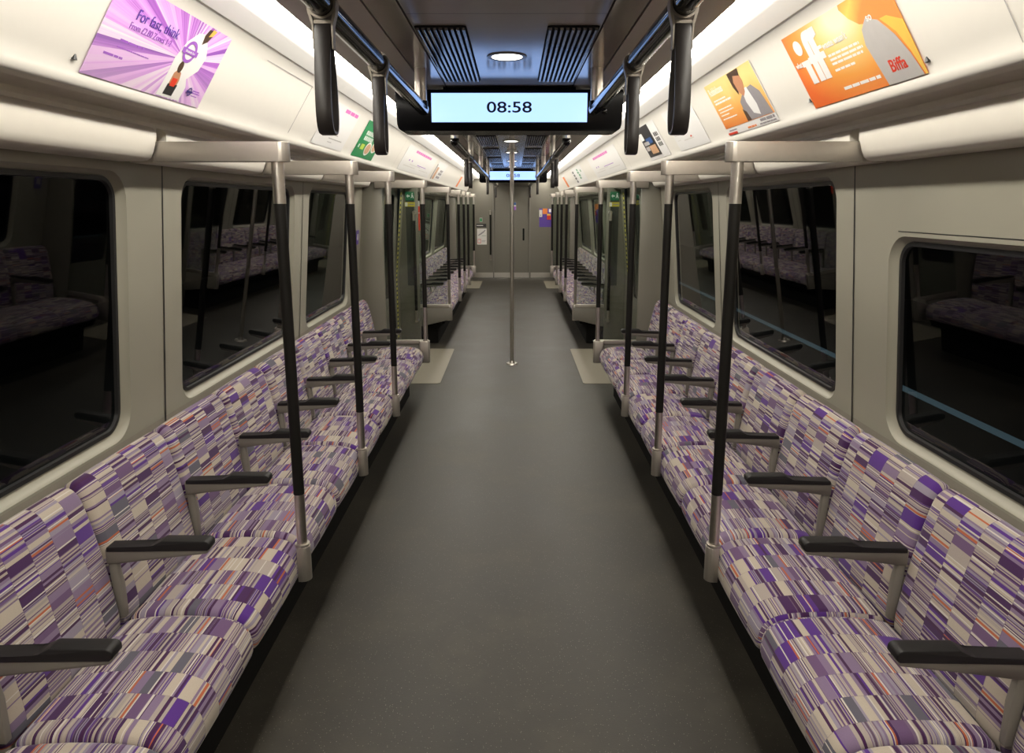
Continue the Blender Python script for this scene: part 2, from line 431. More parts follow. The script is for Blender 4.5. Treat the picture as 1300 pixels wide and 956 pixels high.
# side walls with rounded window and door openings
WIN = [(.55, 2.22), (2.66, 3.955), (4.30, 5.36)]
WIN2 = WIN + [(MIR-b, MIR-a) for a, b in WIN]
DOORS = [(6.03, 7.63), (13.30, 14.75)]
ZB, ZT = .872, 1.702
wn = dn = 0
for s in (-1, 1):
    holes = []; wins = []
    for i, (a, b) in enumerate(WIN2):
        zt = 1.50 if (s == 1 and i == 0) else ZT
        wins.append((a, b, ZB, zt)); holes.append(rrect(a-.035, b+.035, ZB-.034, zt+.022, .095, 8))
    outer = [(Y0, .83)]
    for a, b in DOORS: outer += [(a, .83), (a, 1.75), (a+.05, 1.80), (b-.05, 1.80), (b, 1.75), (b, .83)]
    outer += [(Y1, .83), (Y1, 1.9), (Y0, 1.9)]
    bm = bmesh.new(); ys = [Y0]+[q for d_ in DOORS for q in d_]+[Y1]
    for a, b in zip(ys[::2], ys[1::2]): box(bm, min(s*1.305, s*1.315), max(s*1.305, s*1.315), a, b, 0, .83)
    struct(finish('baseboard_'+SIDE[s], bm, M['wallgrey'], smooth=0), 'plain lower wall panel behind the seats on the %s' % SIDE[s], 'wall panel')
    loops = [outer]+holes
    tris = geometry.tessellate_polygon([[Vector((p[0], p[1], 0)) for p in lp] for lp in loops])
    flat = [p for lp in loops for p in lp]
    bm = bmesh.new()
    vs = [bm.verts.new(pt(s, *p)) for p in flat]
    for t in tris:
        try: bm.faces.new([vs[q] for q in t])
        except ValueError: pass
    struct(finish('wall_'+SIDE[s], bm, M['wall'], smooth=0, merge=False), 'beige laminate side wall on the %s with rounded window openings' % SIDE[s], 'wall')
    # window reveals, gaskets, panes
    for i, (a, b, z0, z1) in enumerate(wins):
        wn += 1
        bm = bmesh.new()
        r = rrect(a, b, z0, z1, .07, 8)
        vs = [bm.verts.new(pt(s, y, z, .030)) for y, z in r]; bm.faces.new(vs)
        w = struct(finish('window_%d' % wn, bm, M['winglass'], smooth=0), 'dark train window number %s on the %s, rounded corners' % (ORD[i], SIDE[s]), 'window')
        rings = [(rrect(a-.035, b+.035, z0-.034, z1+.022, .095, 8), 0.0), (rrect(a-.032, b+.032, z0-.033, z1+.019, .093, 8), .006), (rrect(a-.014, b+.014, z0-.014, z1+.012, .082, 8), .022), (rrect(a-.006, b+.006, z0-.006, z1+.006, .075, 8), .024)]
        bm = bmesh.new(); prev = None
        for rr, off in rings:
            cur = [bm.verts.new(pt(s, y, z, off)) for y, z in rr]
            if prev:
                for q in range(len(cur)): bm.faces.new((prev[q], prev[(q+1) % len(cur)], cur[(q+1) % len(cur)], cur[q]))
            prev = cur
        finish('window_frame', bm, M['wall'], w, smooth=50)
        bm = bmesh.new(); prev = None
        for d, off in ((.007, .024), (.005, .019), (-.008, .019), (-.010, .031)):
            cur = [bm.verts.new(pt(s, y, z, off)) for y, z in rrect(a-d, b+d, z0-d, z1+d, .07+d, 8)]
            if prev:
                for q in range(len(cur)): bm.faces.new((prev[q], prev[(q+1) % len(cur)], cur[(q+1) % len(cur)], cur[q]))
            prev = cur
        finish('gasket', bm, M['gasket'], w, smooth=50)
    # upright joints between wall panels
    bm = bmesh.new()
    for y in (2.485, 4.135, MIR-4.135, MIR-2.485, 5.76, MIR-5.76):
        for q in range(2):
            pass
        vs = [bm.verts.new(p) for p in (pt(s, y-.0045, .80, -.0006), pt(s, y+.0045, .80, -.0006), pt(s, y+.0045, 1.76, -.0006), pt(s, y-.0045, 1.76, -.0006))]
        bm.faces.new(vs)
    if s == 1:
        vs = [bm.verts.new(p) for p in (pt(s, .3, 1.5345, -.0006), pt(s, 2.20, 1.5345, -.0006), pt(s, 2.20, 1.5375, -.0006), pt(s, .3, 1.5375, -.0006))]
        bm.faces.new(vs)
    struct(finish('trim_%d' % k, bm, M['gasket'], smooth=0), 'thin dark joints between the %s wall panels' % SIDE[s], 'panel joint'); k += 1
    # sliding doors
    for j, (a, b) in enumerate(DOORS):
        dn += 1
        d = bpy.data.objects.new('door_%d' % dn, None); COL.objects.link(d); d.location = (s*1.33, (a+b)/2, 0)
        struct(d, 'pair of sliding doors with tall dark glass on the %s side of the %s vestibule' % (SIDE[s], ('near', 'far')[j]), 'door')
        h = (b-a)/2
        for e in (-1, 1):
            y0, y1 = (-h-.03, -.004) if e < 0 else (.004, h+.03)
            bm = bmesh.new()
            outer = [(y0, .0), (y1, .0), (y1, 1.86), (y0, 1.86)]; hole = rrect(y0+.14, y1-.11 if e < 0 else y1-.14, .62, 1.72, .06, 6)
            if e > 0: hole = rrect(y0+.11, y1-.14, .62, 1.72, .06, 6)
            lp = [[Vector((p[0], p[1], 0)) for p in q] for q in (outer, hole)]
            fl = outer+hole
            lean = lambda z: s*(.012-(max(z, .83)-.83)*.088)
            for off in (0, .035):
                vs = [bm.verts.new((lean(z)+s*off, y, z)) for y, z in fl]
                for t in geometry.tessellate_polygon(lp): bm.faces.new([vs[q] for q in t])
            lf = finish('door_leaf', bm, M['greymet'], d, smooth=0, merge=False)
            bm = bmesh.new(); bm.faces.new([bm.verts.new((lean(z)+s*.012, y, z)) for y, z in hole])
            finish('door_glass', bm, M['winglass'], lf, smooth=0)
            bm = bmesh.new(); yy = -.012 if e < 0 else .012
            for z0, z1 in ((.05, .83), (.83, 1.84)):
                vs = [bm.verts.new((lean(z)-s*.001, yy+q, z)) for q, z in ((-.006, z0), (.006, z0), (.006, z1), (-.006, z1))]; bm.faces.new(vs)
            finish('door_edge_seal', bm, M['gasket'], lf, smooth=0)

# hazard strips on the door jambs
for s in (-1, 1):
    for j, y in enumerate((7.69, 14.82)):
        bm = bmesh.new()
        for z0, z1 in ((.0, .83), (.83, 1.76)):
            vs = [bm.verts.new(pt(s, yy, z, -.003)) for yy, z in ((y-.03, z0), (y+.03, z0), (y+.03, z1), (y-.03, z1))]; bm.faces.new(vs)
        o = finish('hazard_strip', bm, M['hazard'], smooth=0)
        tag(o, 'yellow and black marker strip up the jamb of the %s door, %s vestibule' % (SIDE[s], ('near', 'far')[j]), 'marker strip', 'marker strips on the door jambs')

# end wall: two side panels, recessed door between
XE = -.025
bm = bmesh.new()
for x0, x1 in ((-1.4, -.435), (.375, 1.4)): box(bm, x0, x1, Y1, Y1+.05, 0, 2.25)
box(bm, -.435, .375, Y1, Y1+.05, 2.03, 2.25)
struct(finish('wall_end', bm, M['enddoor'], smooth=0), 'grey end wall of the car either side of the door', 'wall')
bm = bmesh.new(); box(bm, -1.4, 1.4, Y0-.05, Y0, 0, 2.25)
struct(finish('wall_behind', bm, M['wallgrey'], smooth=0), 'plain wall closing the car behind the camera', 'wall')
d = bpy.data.objects.new('door_%d' % (dn+1), None); COL.objects.link(d); d.location = (XE, Y1+.05, 0)
struct(d, 'grey end door of the car with recessed pull', 'door')
bm = bmesh.new(); box(bm, -.41, .40, 0, .04, .005, 2.03); lf = finish('door_leaf', bm, M['enddoor'], d, smooth=0)
bm = bmesh.new(); prism(bm, [(p[0], p[1]) for p in rrect(.235, .275, .83, 1.10, .018, 4)], 'y', -.006, .002)
finish('door_handle', bm, M['under'], lf, smooth=0)
bm = bmesh.new(); box(bm, -.41, .40, -.006, 0, .005, .12); finish('kick_plate', bm, M['steel'], lf, smooth=0)
bm = bmesh.new()
for x in (-.437, .368): box(bm, x-.012, x+.012, Y1-.004, Y1+.05, 0, 2.04)
struct(finish('trim_%d' % k, bm, M['greymet'], smooth=0), 'dark upright door jambs in the end wall', 'door jamb'); k += 1
for nm, x0, x1 in (('left', -1.3, -.45), ('right', .39, 1.3)):
    bm = bmesh.new(); box(bm, x0, x1, Y1-.008, Y1, .01, .125)
    struct(finish('trim_%d' % (100+(nm=='right')), bm, M['steel'], smooth=0), 'bright steel kick plate at the foot of the %s end panel' % nm, 'kick plate')

# ------------------------------------------------------------------ seats
def profile_mesh(prof, w, r, crown=0, seg=5):
    """upholstered pad: open (x,z) outer profile swept across width w (local Y), edges rolled in by r; UV = metres"""
    ys = []
    for i in range(seg+1):
        a = PI/2*i/seg; ys.append((-w/2+r*(1-math.cos(a)), r*(1-math.sin(a))))
    inner = [(-w/2+r+(w-2*r)*i/6, 0) for i in range(1, 6)]
    full = ys+inner+[(-y, d) for y, d in reversed(ys)]
    n = len(prof)
    nor = []
    for i in range(n):
        a = Vector(prof[max(0, i-1)]); b = Vector(prof[min(n-1, i+1)]); t = (b-a).normalized(); nor.append(Vector((t.y, -t.x)))
    L = [0]
    for i in range(1, n): L.append(L[-1]+(Vector(prof[i])-Vector(prof[i-1])).length)
    bm = bmesh.new(); lay = bm.loops.layers.uv.new('UVMap'); grid = []
    for y, d in full:
        c = crown*(1-(2*y/w)**2)
        row = []
        for i in range(n):
            p = Vector(prof[i])-nor[i]*(d-c); row.append(bm.verts.new((p.x, y, p.y)))
        grid.append(row)
    for a in range(len(full)-1):
        for i in range(n-1):
            f = bm.faces.new((grid[a][i], grid[a+1][i], grid[a+1][i+1], grid[a][i+1]))
            for lp, (q, j) in zip(f.loops, ((a, i), (a+1, i), (a+1, i+1), (a, i+1))): lp[lay].uv = (full[q][0], L[j])
    cen = Vector((sum(p[0] for p in prof)/n, sum(p[1] for p in prof)/n))
    for row, y in ((grid[0], full[0][0]), (grid[-1], full[-1][0])):
        f = bm.faces.new(row)
        for lp, i in zip(f.loops, range(n)): lp[lay].uv = (y, L[i])
    return bm

def smooth_prof(ps, m=4):
    out = []
    n = len(ps)
    for i in range(n-1):
        p0, p1, p2, p3 = (Vector(ps[max(0, min(n-1, i+q))]) for q in (-1, 0, 1, 2))
        for j in range(m):
            t = j/m
            out.append(tuple(.5*((2*p1)+(p2-p0)*t+(2*p0-5*p1+4*p2-p3)*t*t+(3*p1-p0-3*p2+p3)*t**3)))
    out.append(tuple(ps[-1])); return out

SW = .484
# local frame: +x towards the aisle, base origin under the seat back at x = -0.95 of the left wall side
SX = .95
cush = smooth_prof([(-.175, .405), (-.15, .425), (-.06, .436), (.04, .437), (.12, .430), (.165, .414), (.190, .388), (.200, .350), (.196, .312), (.17, .297)], 3)
back = smooth_prof([(-.32, .828), (-.30, .838), (-.278, .832), (-.258, .808), (-.244, .765), (-.226, .69), (-.206, .59), (-.192, .50), (-.184, .415), (-.20, .36)], 3)
def outward(ps): return list(reversed(ps))
seat0 = thing('train_seat', 'seat', 'seat', (0, 0, 0))
cu = finish('seat_cushion', profile_mesh(outward(cush), SW-.003, .024, .004), M['moq'], seat0, smooth=60)
ba = finish('backrest', profile_mesh(outward(back), SW-.003, .026, .003), M['moq'], seat0, smooth=60)
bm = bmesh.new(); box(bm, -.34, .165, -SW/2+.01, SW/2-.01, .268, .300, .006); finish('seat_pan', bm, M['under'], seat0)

def pad_prof():                                           # side view (x,z): low at the back, raised at the front
    return [(-.200, .640), (-.200, .652), (-.196, .656), (-.075, .656), (-.060, .662), (-.038, .674), (.086, .674), (.094, .671), (.099, .664), (.099, .651), (.092, .644)]
arm0 = thing('armrest', 'armrest', 'armrest', (0, 0, 0))
bm = bmesh.new(); prism(bm, pad_prof(), 'y', -.021, .021, .004, 2); finish('arm_pad', bm, M['pad'], arm0, smooth=50)
bm = bmesh.new(); prism(bm, [(-.206, .646), (.090, .646), (.094, .640), (.086, .633), (-.10, .612), (-.165, .603), (-.205, .600)], 'y', -.017, .017, .003, 2)
finish('arm_bracket', bm, M['greymet'], arm0, smooth=50)
bm = bmesh.new(); prism(bm, [(-.206, .606), (-.182, .606), (-.174, .53), (-.172, .425), (-.196, .425)], 'y', -.010, .010, .003, 2)
finish('leg', bm, M['greymet'], arm0, smooth=50)

bays = [('near', [.853+SW*(i+.5) for i in range(10)]), ('far', [MIR-.853-SW*(i+.5) for i in reversed(range(10))])]
# the near bay starts one seat nearer than the frame edge
first = True; firsta = True
def seat_label(s, bay, i):
    return 'purple patterned moquette seat on the %s, %s from the camera in the %s row' % (SIDE[s], ORD[i], bay)
for bay, ys in bays:
    for s in (-1, 1):
        for i, y in enumerate(ys):
            loc = (s*SX, y, 0); rz = 0 if s < 0 else PI
            g = 'purple seats of the %s %s row' % (bay, SIDE[s])
            if first:
                seat0.location = loc; seat0.rotation_euler.z = rz; tag(seat0, seat_label(s, bay, i), 'seat', g); first = False
            else: dup(seat0, loc, rz, seat_label(s, bay, i), g)
            if i < 9:
                yy = y+SW/2
                lab = 'black-topped grey armrest on the %s, %s from the camera in the %s row' % (SIDE[s], ORD[i], bay)
                g = 'armrests of the %s %s row' % (bay, SIDE[s])
                if firsta:
                    arm0.location = (s*SX, yy, 0); arm0.rotation_euler.z = rz; tag(arm0, lab, 'armrest', g); firsta = False
                else: dup(arm0, (s*SX, yy, 0), rz, lab, g)

# beams carrying each row, and black boxes that paint in the under-seat shade
for bay, a, b in (('near', .86, 5.69), ('far', MIR-5.69, MIR-.86)):
    for s in (-1, 1):
        t = thing('seat_row_frame', 'frame and black shade box under the %s row of seats on the %s' % (bay, SIDE[s]), 'seat frame', (s*1.0, a, 0), 0, 'frames under the seat rows')
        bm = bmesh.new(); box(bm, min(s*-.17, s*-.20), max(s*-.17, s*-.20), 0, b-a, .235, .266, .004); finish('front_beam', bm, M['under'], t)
        bm = bmesh.new(); box(bm, min(s*-.12, s*.29), max(s*-.12, s*.29), 0, b-a, 0.002, .262); finish('shade_box', bm, M['under'], t, smooth=0)

# ------------------------------------------------------------------ grab poles
PX = .735
def make_pole(zlo=.43, zsl=.622, endfoot=False):
    t = thing('grab_pole', 'pole', 'grab pole')
    bm = bmesh.new()                                     # arm from the wall cover out to the pole, rounded nose; +x to the aisle
    r = .033; pts = [(-.385, -.024), (0.010, -.024)]
    for q in range(9):
        a = -PI/2+PI*q/8; pts.append((.012+.030*math.cos(a)*1.0, .024*math.sin(a)))
    pts += [(-.385, .024)]
    prism(bm, pts, 'z', 1.753, 1.814, .0035, 2); finish('bracket_arm', bm, M['satin'], t, smooth=50)
    bm = bmesh.new(); tube(bm, (0, 0, 1.622), (0, 0, 1.754), .0195, 24); finish('upper_sleeve', bm, M['steel'], t)
    bm = bmesh.new(); tube(bm, (0, 0, zsl), (0, 0, 1.623), .0188, 24); finish('grip', bm, M['grip'], t)
    bm = bmesh.new(); tube(bm, (0, 0, zlo-.02), (0, 0, zsl), .0180, 24); finish('lower_sleeve', bm, M['steel'], t)
    bm = bmesh.new(); tube(bm, (0, 0, zlo-.007), (0, 0, zlo+.004), .026, 24); finish('collar', bm, M['satin'], t)
    bm = bmesh.new()
    if endfoot:
        prism(bm, rrect(-.055, .032, -.03, .03, .014, 4), 'z', .285, zlo-.004, .003, 2)
    else:
        pts = [(-.014, -.026), (0, -.026)]
        for q in range(9):
            a = -PI/2+PI*q/8; pts.append((.002+.026*math.cos(a), .026*math.sin(a)))
        pts += [(-.014, .026)]
        prism(bm, pts, 'z', .295, zlo-.005, .003, 2)
    finish('foot_socket', bm, M['satin'], t, smooth=50)
    return t
p_mid = make_pole(); p_end = make_pole(.478, .764, True)
used = {id(p_mid): False, id(p_end): False}
for bay, ys in (('near', POLES), ('far', [MIR-y for y in reversed(POLES)])):
    for s in (-1, 1):
        for i, y in enumerate(ys):
            end = abs(y-5.74) < .01 or abs(y-(MIR-5.74)) < .01
            src = p_end if end else p_mid
            rz = 0 if s < 0 else PI
            if end: lab = 'black-gripped grab pole at the door end of the %s row, %s side' % (bay, SIDE[s])
            else: lab = 'black-gripped grab pole before the %s side %s row, %s from the camera there' % (SIDE[s], bay, ORD[i])
            g = 'grab poles along the seats'
            if not used[id(src)]:
                src.location = (s*PX, y, 0); src.rotation_euler.z = rz; tag(src, lab, 'grab pole', g); used[id(src)] = True
            else: dup(src, (s*PX, y, 0), rz, lab, g)
# last pole by the end wall
for s in (-1, 1):
    dup(p_end, (s*PX, MIR-.69, 0), 0 if s < 0 else PI, 'black-gripped grab pole farthest down the %s side, by the end wall' % SIDE[s], 'grab poles along the seats')

# ------------------------------------------------------------------ draught screens at the door ends of the seat rows
def make_screen(face):                                    # face: side (+1/-1 in Y) that looks into the vestibule
    t = thing('draught_screen', 'screen', 'draught screen')
    bm = bmesh.new(); box(bm, -.335, -.02, -.004, .004, .44, 1.755); finish('glass_pane', bm, M['screenglass'], t, smooth=0)
    bm = bmesh.new()
    prism(bm, [(-.335, .02), (-.335, 1.86), (-.47, 1.86), (-.487, 1.8), (-.568, .83), (-.568, .02)], 'y', -.02, .02, .004, 2)
    finish('side_panel', bm, M['screenpanel'], t, smooth=40)
    bm = bmesh.new(); box(bm, -.47, -.375, face*.022-.002, face*.022+.002, .70, 1.75)
    finish('standback_pad', bm, M['standback'], t, smooth=0)
    bm = bmesh.new(); box(bm, -.34, .0, -.014, .014, .438, .478, .004); finish('bottom_rail', bm, M['satin'], t)
    bm = bmesh.new(); prism(bm, [(.022, .44), (.022, .30), (-.335, .215), (-.335, .44)], 'y', -.010, .010, .003, 2); finish('lower_panel', bm, M['greymet'], t)
    return t
scr_near = make_screen(1)
for s in (-1, 1):
    pass
tag(scr_near, 'clear glass draught screen ending the near row on the left', 'draught screen', 'draught screens by the doors')
scr_near.location = (-PX, 5.765, 0)
def screen_copy(s, y, lab):
    # turned half round about Z for the right side, which also swaps the face into the vestibule
    o = dup(scr_near if (s < 0) == (y < 6.8) else scr_far, (s*PX, y, 0), 0 if s < 0 else PI, lab, 'draught screens by the doors'); return o
scr_far = make_screen(-1); scr_far.location = (-PX, MIR-5.765, 0)
tag(scr_far, 'clear glass draught screen beginning the far row on the left', 'draught screen', 'draught screens by the doors')
screen_copy(1, 5.765, 'clear glass draught screen ending the near row on the right')
screen_copy(1, MIR-5.765, 'clear glass draught screen beginning the far row on the right')
dup(scr_near, (-PX, 12.99, 0), 0, 'glass draught screen at the far end of the left side, next to the end wall')
dup(scr_far, (PX, 12.99, 0), PI, 'glass draught screen at the far end of the right side, next to the end wall')

# upright grab handles on the far screens' door posts
def make_handle():
    t = thing('grab_bar', 'h', 'grab bar')
    bm = bmesh.new(); tube(bm, (0, 0, .42), (0, 0, 1.44), .017, 16); finish('grip', bm, M['grip'], t)
    bm = bmesh.new(); tube(bm, (0, 0, 1.44), (0, 0, 1.53), .0165, 16); finish('upper_sleeve', bm, M['steel'], t)
    bm = bmesh.new(); tube(bm, (0, 0, .30), (0, 0, .42), .0165, 16); finish('lower_sleeve', bm, M['steel'], t)
    for z in (.30, 1.53):
        bm = bmesh.new(); tube(bm, (0, -.01, z), (0, .075, z), .02, 16); finish('mount', bm, M['satin'], t)
    return t
h0 = make_handle(); h0.location = (-1.105, 7.795, 0); tag(h0, 'slim black upright handle on the left far door post', 'grab bar', 'upright bars on the door posts')
dup(h0, (1.105, 7.795, 0), 0, 'slim black upright handle on the right far door post')
h = make_handle(); h.location = (-.50, Y1-.075, .16); h.scale = (1.1, 1, .86)
tag(h, 'black upright handle on the end wall left of the door', 'grab bar')

# centre pole
t = thing('centre_pole', 'tall bare steel pole standing in the middle of the aisle', 'grab pole', (0, 6.89, 0))
bm = bmesh.new(); tube(bm, (0, 0, .0), (0, 0, 2.14), .019, 24); finish('pole', bm, M['steel'], t)
bm = bmesh.new(); tube(bm, (0, 0, .0), (0, 0, .012), .062, 28, .056); tube(bm, (0, 0, .012), (0, 0, .035), .03, 24, .022); finish('floor_flange', bm, M['steel'], t)
bm = bmesh.new(); tube(bm, (0, 0, 1.98), (0, 0, 2.139), .026, 24); tube(bm, (0, 0, 2.125), (0, 0, 2.139), .05, 28); finish('ceiling_sleeve', bm, M['steel'], t)

# ------------------------------------------------------------------ overhead rails and hanging straps
RX, RZ, RR = .345, 1.995, .0235
def ball_tube(bm, y0, y1, r, round0, round1, seg=20):
    rings = []
    st = []
    if round0: st += [(y0+r*(1-math.cos(a)), r*math.sin(a)) for a in (PI/2*q/5 for q in range(1, 6))]
    else: st += [(y0, r)]
    if round1: st += [(y1-r*(1-math.cos(a)), r*math.sin(a)) for a in (PI/2*q/5 for q in range(5, 0, -1))]
    else: st += [(y1, r)]
    for y, rr in st: rings.append([bm.verts.new((rr*math.cos(2*PI*q/seg), y, rr*math.sin(2*PI*q/seg))) for q in range(seg)])
    for A, B in zip(rings, rings[1:]):
        for q in range(seg): bm.faces.new((A[q], A[(q+1) % seg], B[(q+1) % seg], B[q]))
    bm.faces.new(rings[0]); bm.faces.new(rings[-1])
RAILS = [('near', -1.2, 2.90, [2.82, .2]), ('middle', 4.32, 9.95, [4.37, 6.0, 7.76, 9.88]), ('far', 10.95, 15.1, [11.05, 13.0, 14.9])]
for nm, a, b, sts in RAILS:
    for s in (-1, 1):
        t = thing('overhead_rail', 'glossy black overhead rail on the %s, %s' % (SIDE[s], {'near': 'running from the camera to the near clock display', 'middle': 'between the near and far clock displays', 'far': 'beyond the far clock display'}[nm]), 'handrail', (s*RX, 0, RZ), 0, 'overhead rails')
        bm = bmesh.new(); ball_tube(bm, a, b, RR, True, True); finish('rail', bm, M['railblack'], t, smooth=60)
        for y in sts:
            bm = bmesh.new(); tube(bm, (0, y, .012), (0, y, .145), .0235, 24); st = finish('stanchion', bm, M['steel'], t)
            bm = bmesh.new(); tube(bm, (0, y, -.006), (0, y, .024), .0265, 24); finish('collar', bm, M['housing'], st)

def make_strap():
    t = thing('hanging_strap', 's', 'hanging strap')
    # grey clamp: ring round the rail and two short arms
    bm = bmesh.new(); n = 28
    for y0, y1 in ((-.013, .013),):
        ro, ri = .0285, .0242
        V = [[bm.verts.new((r*math.cos(2*PI*q/n), y, r*math.sin(2*PI*q/n))) for q in range(n)] for y in (y0, y1) for r in (ro, ri)]
        for A, B in ((V[0], V[1]), (V[3], V[2]), (V[2], V[0]), (V[1], V[3])):
            for q in range(n): bm.faces.new((A[q], A[(q+1) % n], B[(q+1) % n], B[q]))
    for e in (-1, 1):
        prism(bm, [(e*.0282, .004), (e*.0245, -.006), (e*.0170, -.034), (e*.0165, -.082), (e*.0195, -.082), (e*.0205, -.040), (e*.0275, -.014)], 'y', -.009, .009)
    prism(bm, [(-.0165, -.030), (.0165, -.030), (.0165, -.036), (-.0165, -.036)], 'y', -.008, .008)
    finish('clamp', bm, M['clamp'], t, smooth=40)
    # rubber loop in the Y-Z plane, teardrop, band width along X
    bm = bmesh.new(); path = []
    P = []
    zt, zb = -.036, -.237
    for q in range(40):
        a = 2*PI*q/40
        c, sn = math.cos(a), math.sin(a)                 # a=0 at the top
        z = (zt+zb)/2+(zt-zb)/2*c*(1 if abs(c) < 2 else 1)
        u = (1-c)/2                                      # 0 top, 1 bottom
        w = .010+.022*min(1, u*1.15)
        e = abs(sn)**.55
        P.append(Vector((0, (1 if sn > 0 else -1)*w*e, z)))
    for q in range(40):
        tg = (P[(q+1) % 40]-P[q-1]).normalized(); nrm = Vector((0, -tg.z, tg.y))
        path.append((P[q], Vector((1, 0, 0)), nrm))
    wd = .0155; th = .0042
    prof = [(-wd, -th*.5), (-wd*.8, -th), (wd*.8, -th), (wd, -th*.5), (wd, th*.5), (wd*.8, th), (-wd*.8, th), (-wd, th*.5)]
    sweep(bm, path, prof, closed=True)
    finish('loop', bm, M['rubber'], t, smooth=50)
    return t
s0 = None
for y, desc in ((1.405, 'nearest the camera'), (1.957, 'second from the camera, before the near clock display'), (5.40, 'first past the near clock display'), (5.89, 'second past the near clock display'), (9.66, 'just before the far clock display'), (14.0, 'last, near the end wall')):
    for s in (-1, 1):
        lab = 'black hanging strap on the %s rail, %s' % (SIDE[s], desc)
        if s0 is None:
            s0 = make_strap(); s0.location = (s*RX, y, RZ); tag(s0, lab, 'hanging strap', 'hanging straps on the overhead rails')
        else: dup(s0, (s*RX, y, RZ), 0, lab)

# ------------------------------------------------------------------ clock displays
def text_mesh(body, size, mat, parent, name='lettering', loc=(0, 0, 0), rot=(0, 0, 0), align='LEFT', extrude=.0003, width=1.0, bold=0, shear=0):
    cu = bpy.data.curves.new(name, 'FONT'); cu.body = body; cu.size = size; cu.align_x = align; cu.extrude = extrude; cu.offset = bold; cu.shear = shear
    cu.resolution_u = 4
    ob = bpy.data.objects.new(name, cu); COL.objects.link(ob)
    bpy.context.view_layer.update()
    me = bpy.data.meshes.new_from_object(ob.evaluated_get(bpy.context.evaluated_depsgraph_get()))
    bpy.data.objects.remove(ob); bpy.data.curves.remove(cu)
    for v in me.vertices: v.co.x *= width
    me.materials.clear(); me.materials.append(mat); me.name = name
    o = bpy.data.objects.new(name, me); COL.objects.link(o); o.parent = parent; o.location = loc; o.rotation_euler = rot
    return o

def make_display(loc, lab):
    t = thing('clock_display', lab, 'display screen', loc, 0, 'hanging clock displays')
    bm = bmesh.new()                                     # front outline (x,z) with rounded lower corners
    pts = [(-.512, .165), (-.505, .03), (-.500, .012), (-.488, .002), (-.47, 0), (.47, 0), (.488, .002), (.500, .012), (.505, .03), (.512, .165), (.505, .178), (-.505, .178)]
    prism(bm, pts, 'y', .0, .19, .004, 2); hs = finish('housing', bm, M['housing'], t, smooth=40)
    bm = bmesh.new(); box(bm, -.30, .30, .05, .14, .17, .195); finish('ceiling_mount', bm, M['housing'], t, smooth=0)
    for nm, y, sg in (('front', -.002, -1), ('back', .192, 1)):
        bm = bmesh.new(); box(bm, -.348, .348, y-.0015, y+.0015, .038, .162); sc = finish('lit_screen', bm, M['lcd'], t, smooth=0)
        tm = text_mesh('08:58', .066, M['lcdtext'], sc, 'clock_digits', (0, y+sg*.002, .0795), (PI/2, 0, 0 if sg < 0 else PI), 'CENTER', width=1.40, bold=.0008)
    bm = bmesh.new(); bmesh.ops.create_uvsphere(bm, u_segments=20, v_segments=10, radius=.014, matrix=Matrix.Translation((.425, .001, .085)) @ Matrix.Diagonal((1, .5, 1, 1)))
    finish('camera_lens', bm, M['railblack'], t, smooth=60)
    return t
make_display((0, 3.2, 1.944), 'near black hanging display showing the time on a pale blue screen')
make_display((.006, 10.45, 1.94), 'far black hanging display showing the time, small down the car')

# ------------------------------------------------------------------ ceiling vents and downlights
def make_vent():
    t = thing('ceiling_vent', 'v', 'ceiling vent')
    bm = bmesh.new(); prism(bm, rrect(-.078, .078, -.455, .455, .012, 4), 'z', -.003, 0); finish('backing', bm, M['dark'], t, smooth=0)
    bm = bmesh.new()
    for q in range(9):
        x = -.069+q*.01725; prism(bm, [(x-.0052, -.003), (x-.004, -.0095), (x+.003, -.011), (x+.0045, -.009), (x+.0045, -.003)], 'y', -.44, .44)
    finish('slats', bm, M['slat'], t, smooth=30)
    return t
v0 = None
for i, y in enumerate((2.622, 4.72, 5.92, 7.13, 8.37, 9.58, 11.05, 12.3)):
    for s in (-1, 1):
        w = 'before the near clock display' if i == 0 else '%s beyond the near clock display' % ORD[i-1]
        lab = 'slatted grey ceiling vent on the %s, %s' % (SIDE[s], w)
        if v0 is None: v0 = make_vent(); v0.location = (s*.199, y, 2.14); tag(v0, lab, 'ceiling vent', 'slatted ceiling vents')
        else: dup(v0, (s*.199, y, 2.14), 0, lab)
d0 = None
for i, y in enumerate((2.60, 4.5, 5.93, 7.2, 8.6, 9.9, 12.2)):
    lab = 'small round ceiling downlight, %s' % ('before the near clock display' if i == 0 else '%s beyond the near clock display' % ORD[i-1])
    loc = (-.004, y, 2.14)
    if d0 is None:
        d0 = thing('downlight', lab, 'ceiling light', loc, 0, 'round ceiling downlights')
        bm = bmesh.new(); n = 32
        for (r0, z0), (r1, z1) in (((.072, 0), (.071, -.003)), ((.071, -.003), (.062, -.0045)), ((.062, -.0045), (.054, -.002))):
            A = [bm.verts.new((r0*math.cos(2*PI*q/n), r0*math.sin(2*PI*q/n), z0)) for q in range(n)]; B = [bm.verts.new((r1*math.cos(2*PI*q/n), r1*math.sin(2*PI*q/n), z1)) for q in range(n)]
            for q in range(n): bm.faces.new((A[q], A[(q+1) % n], B[(q+1) % n], B[q]))
        finish('bezel', bm, M['bezel'], d0, smooth=50)
        bm = bmesh.new(); tube(bm, (0, 0, -.003), (0, 0, -.0005), .055, 32); finish('lens', bm, M['lens'], d0, smooth=40)
    else: dup(d0, loc, 0, lab)

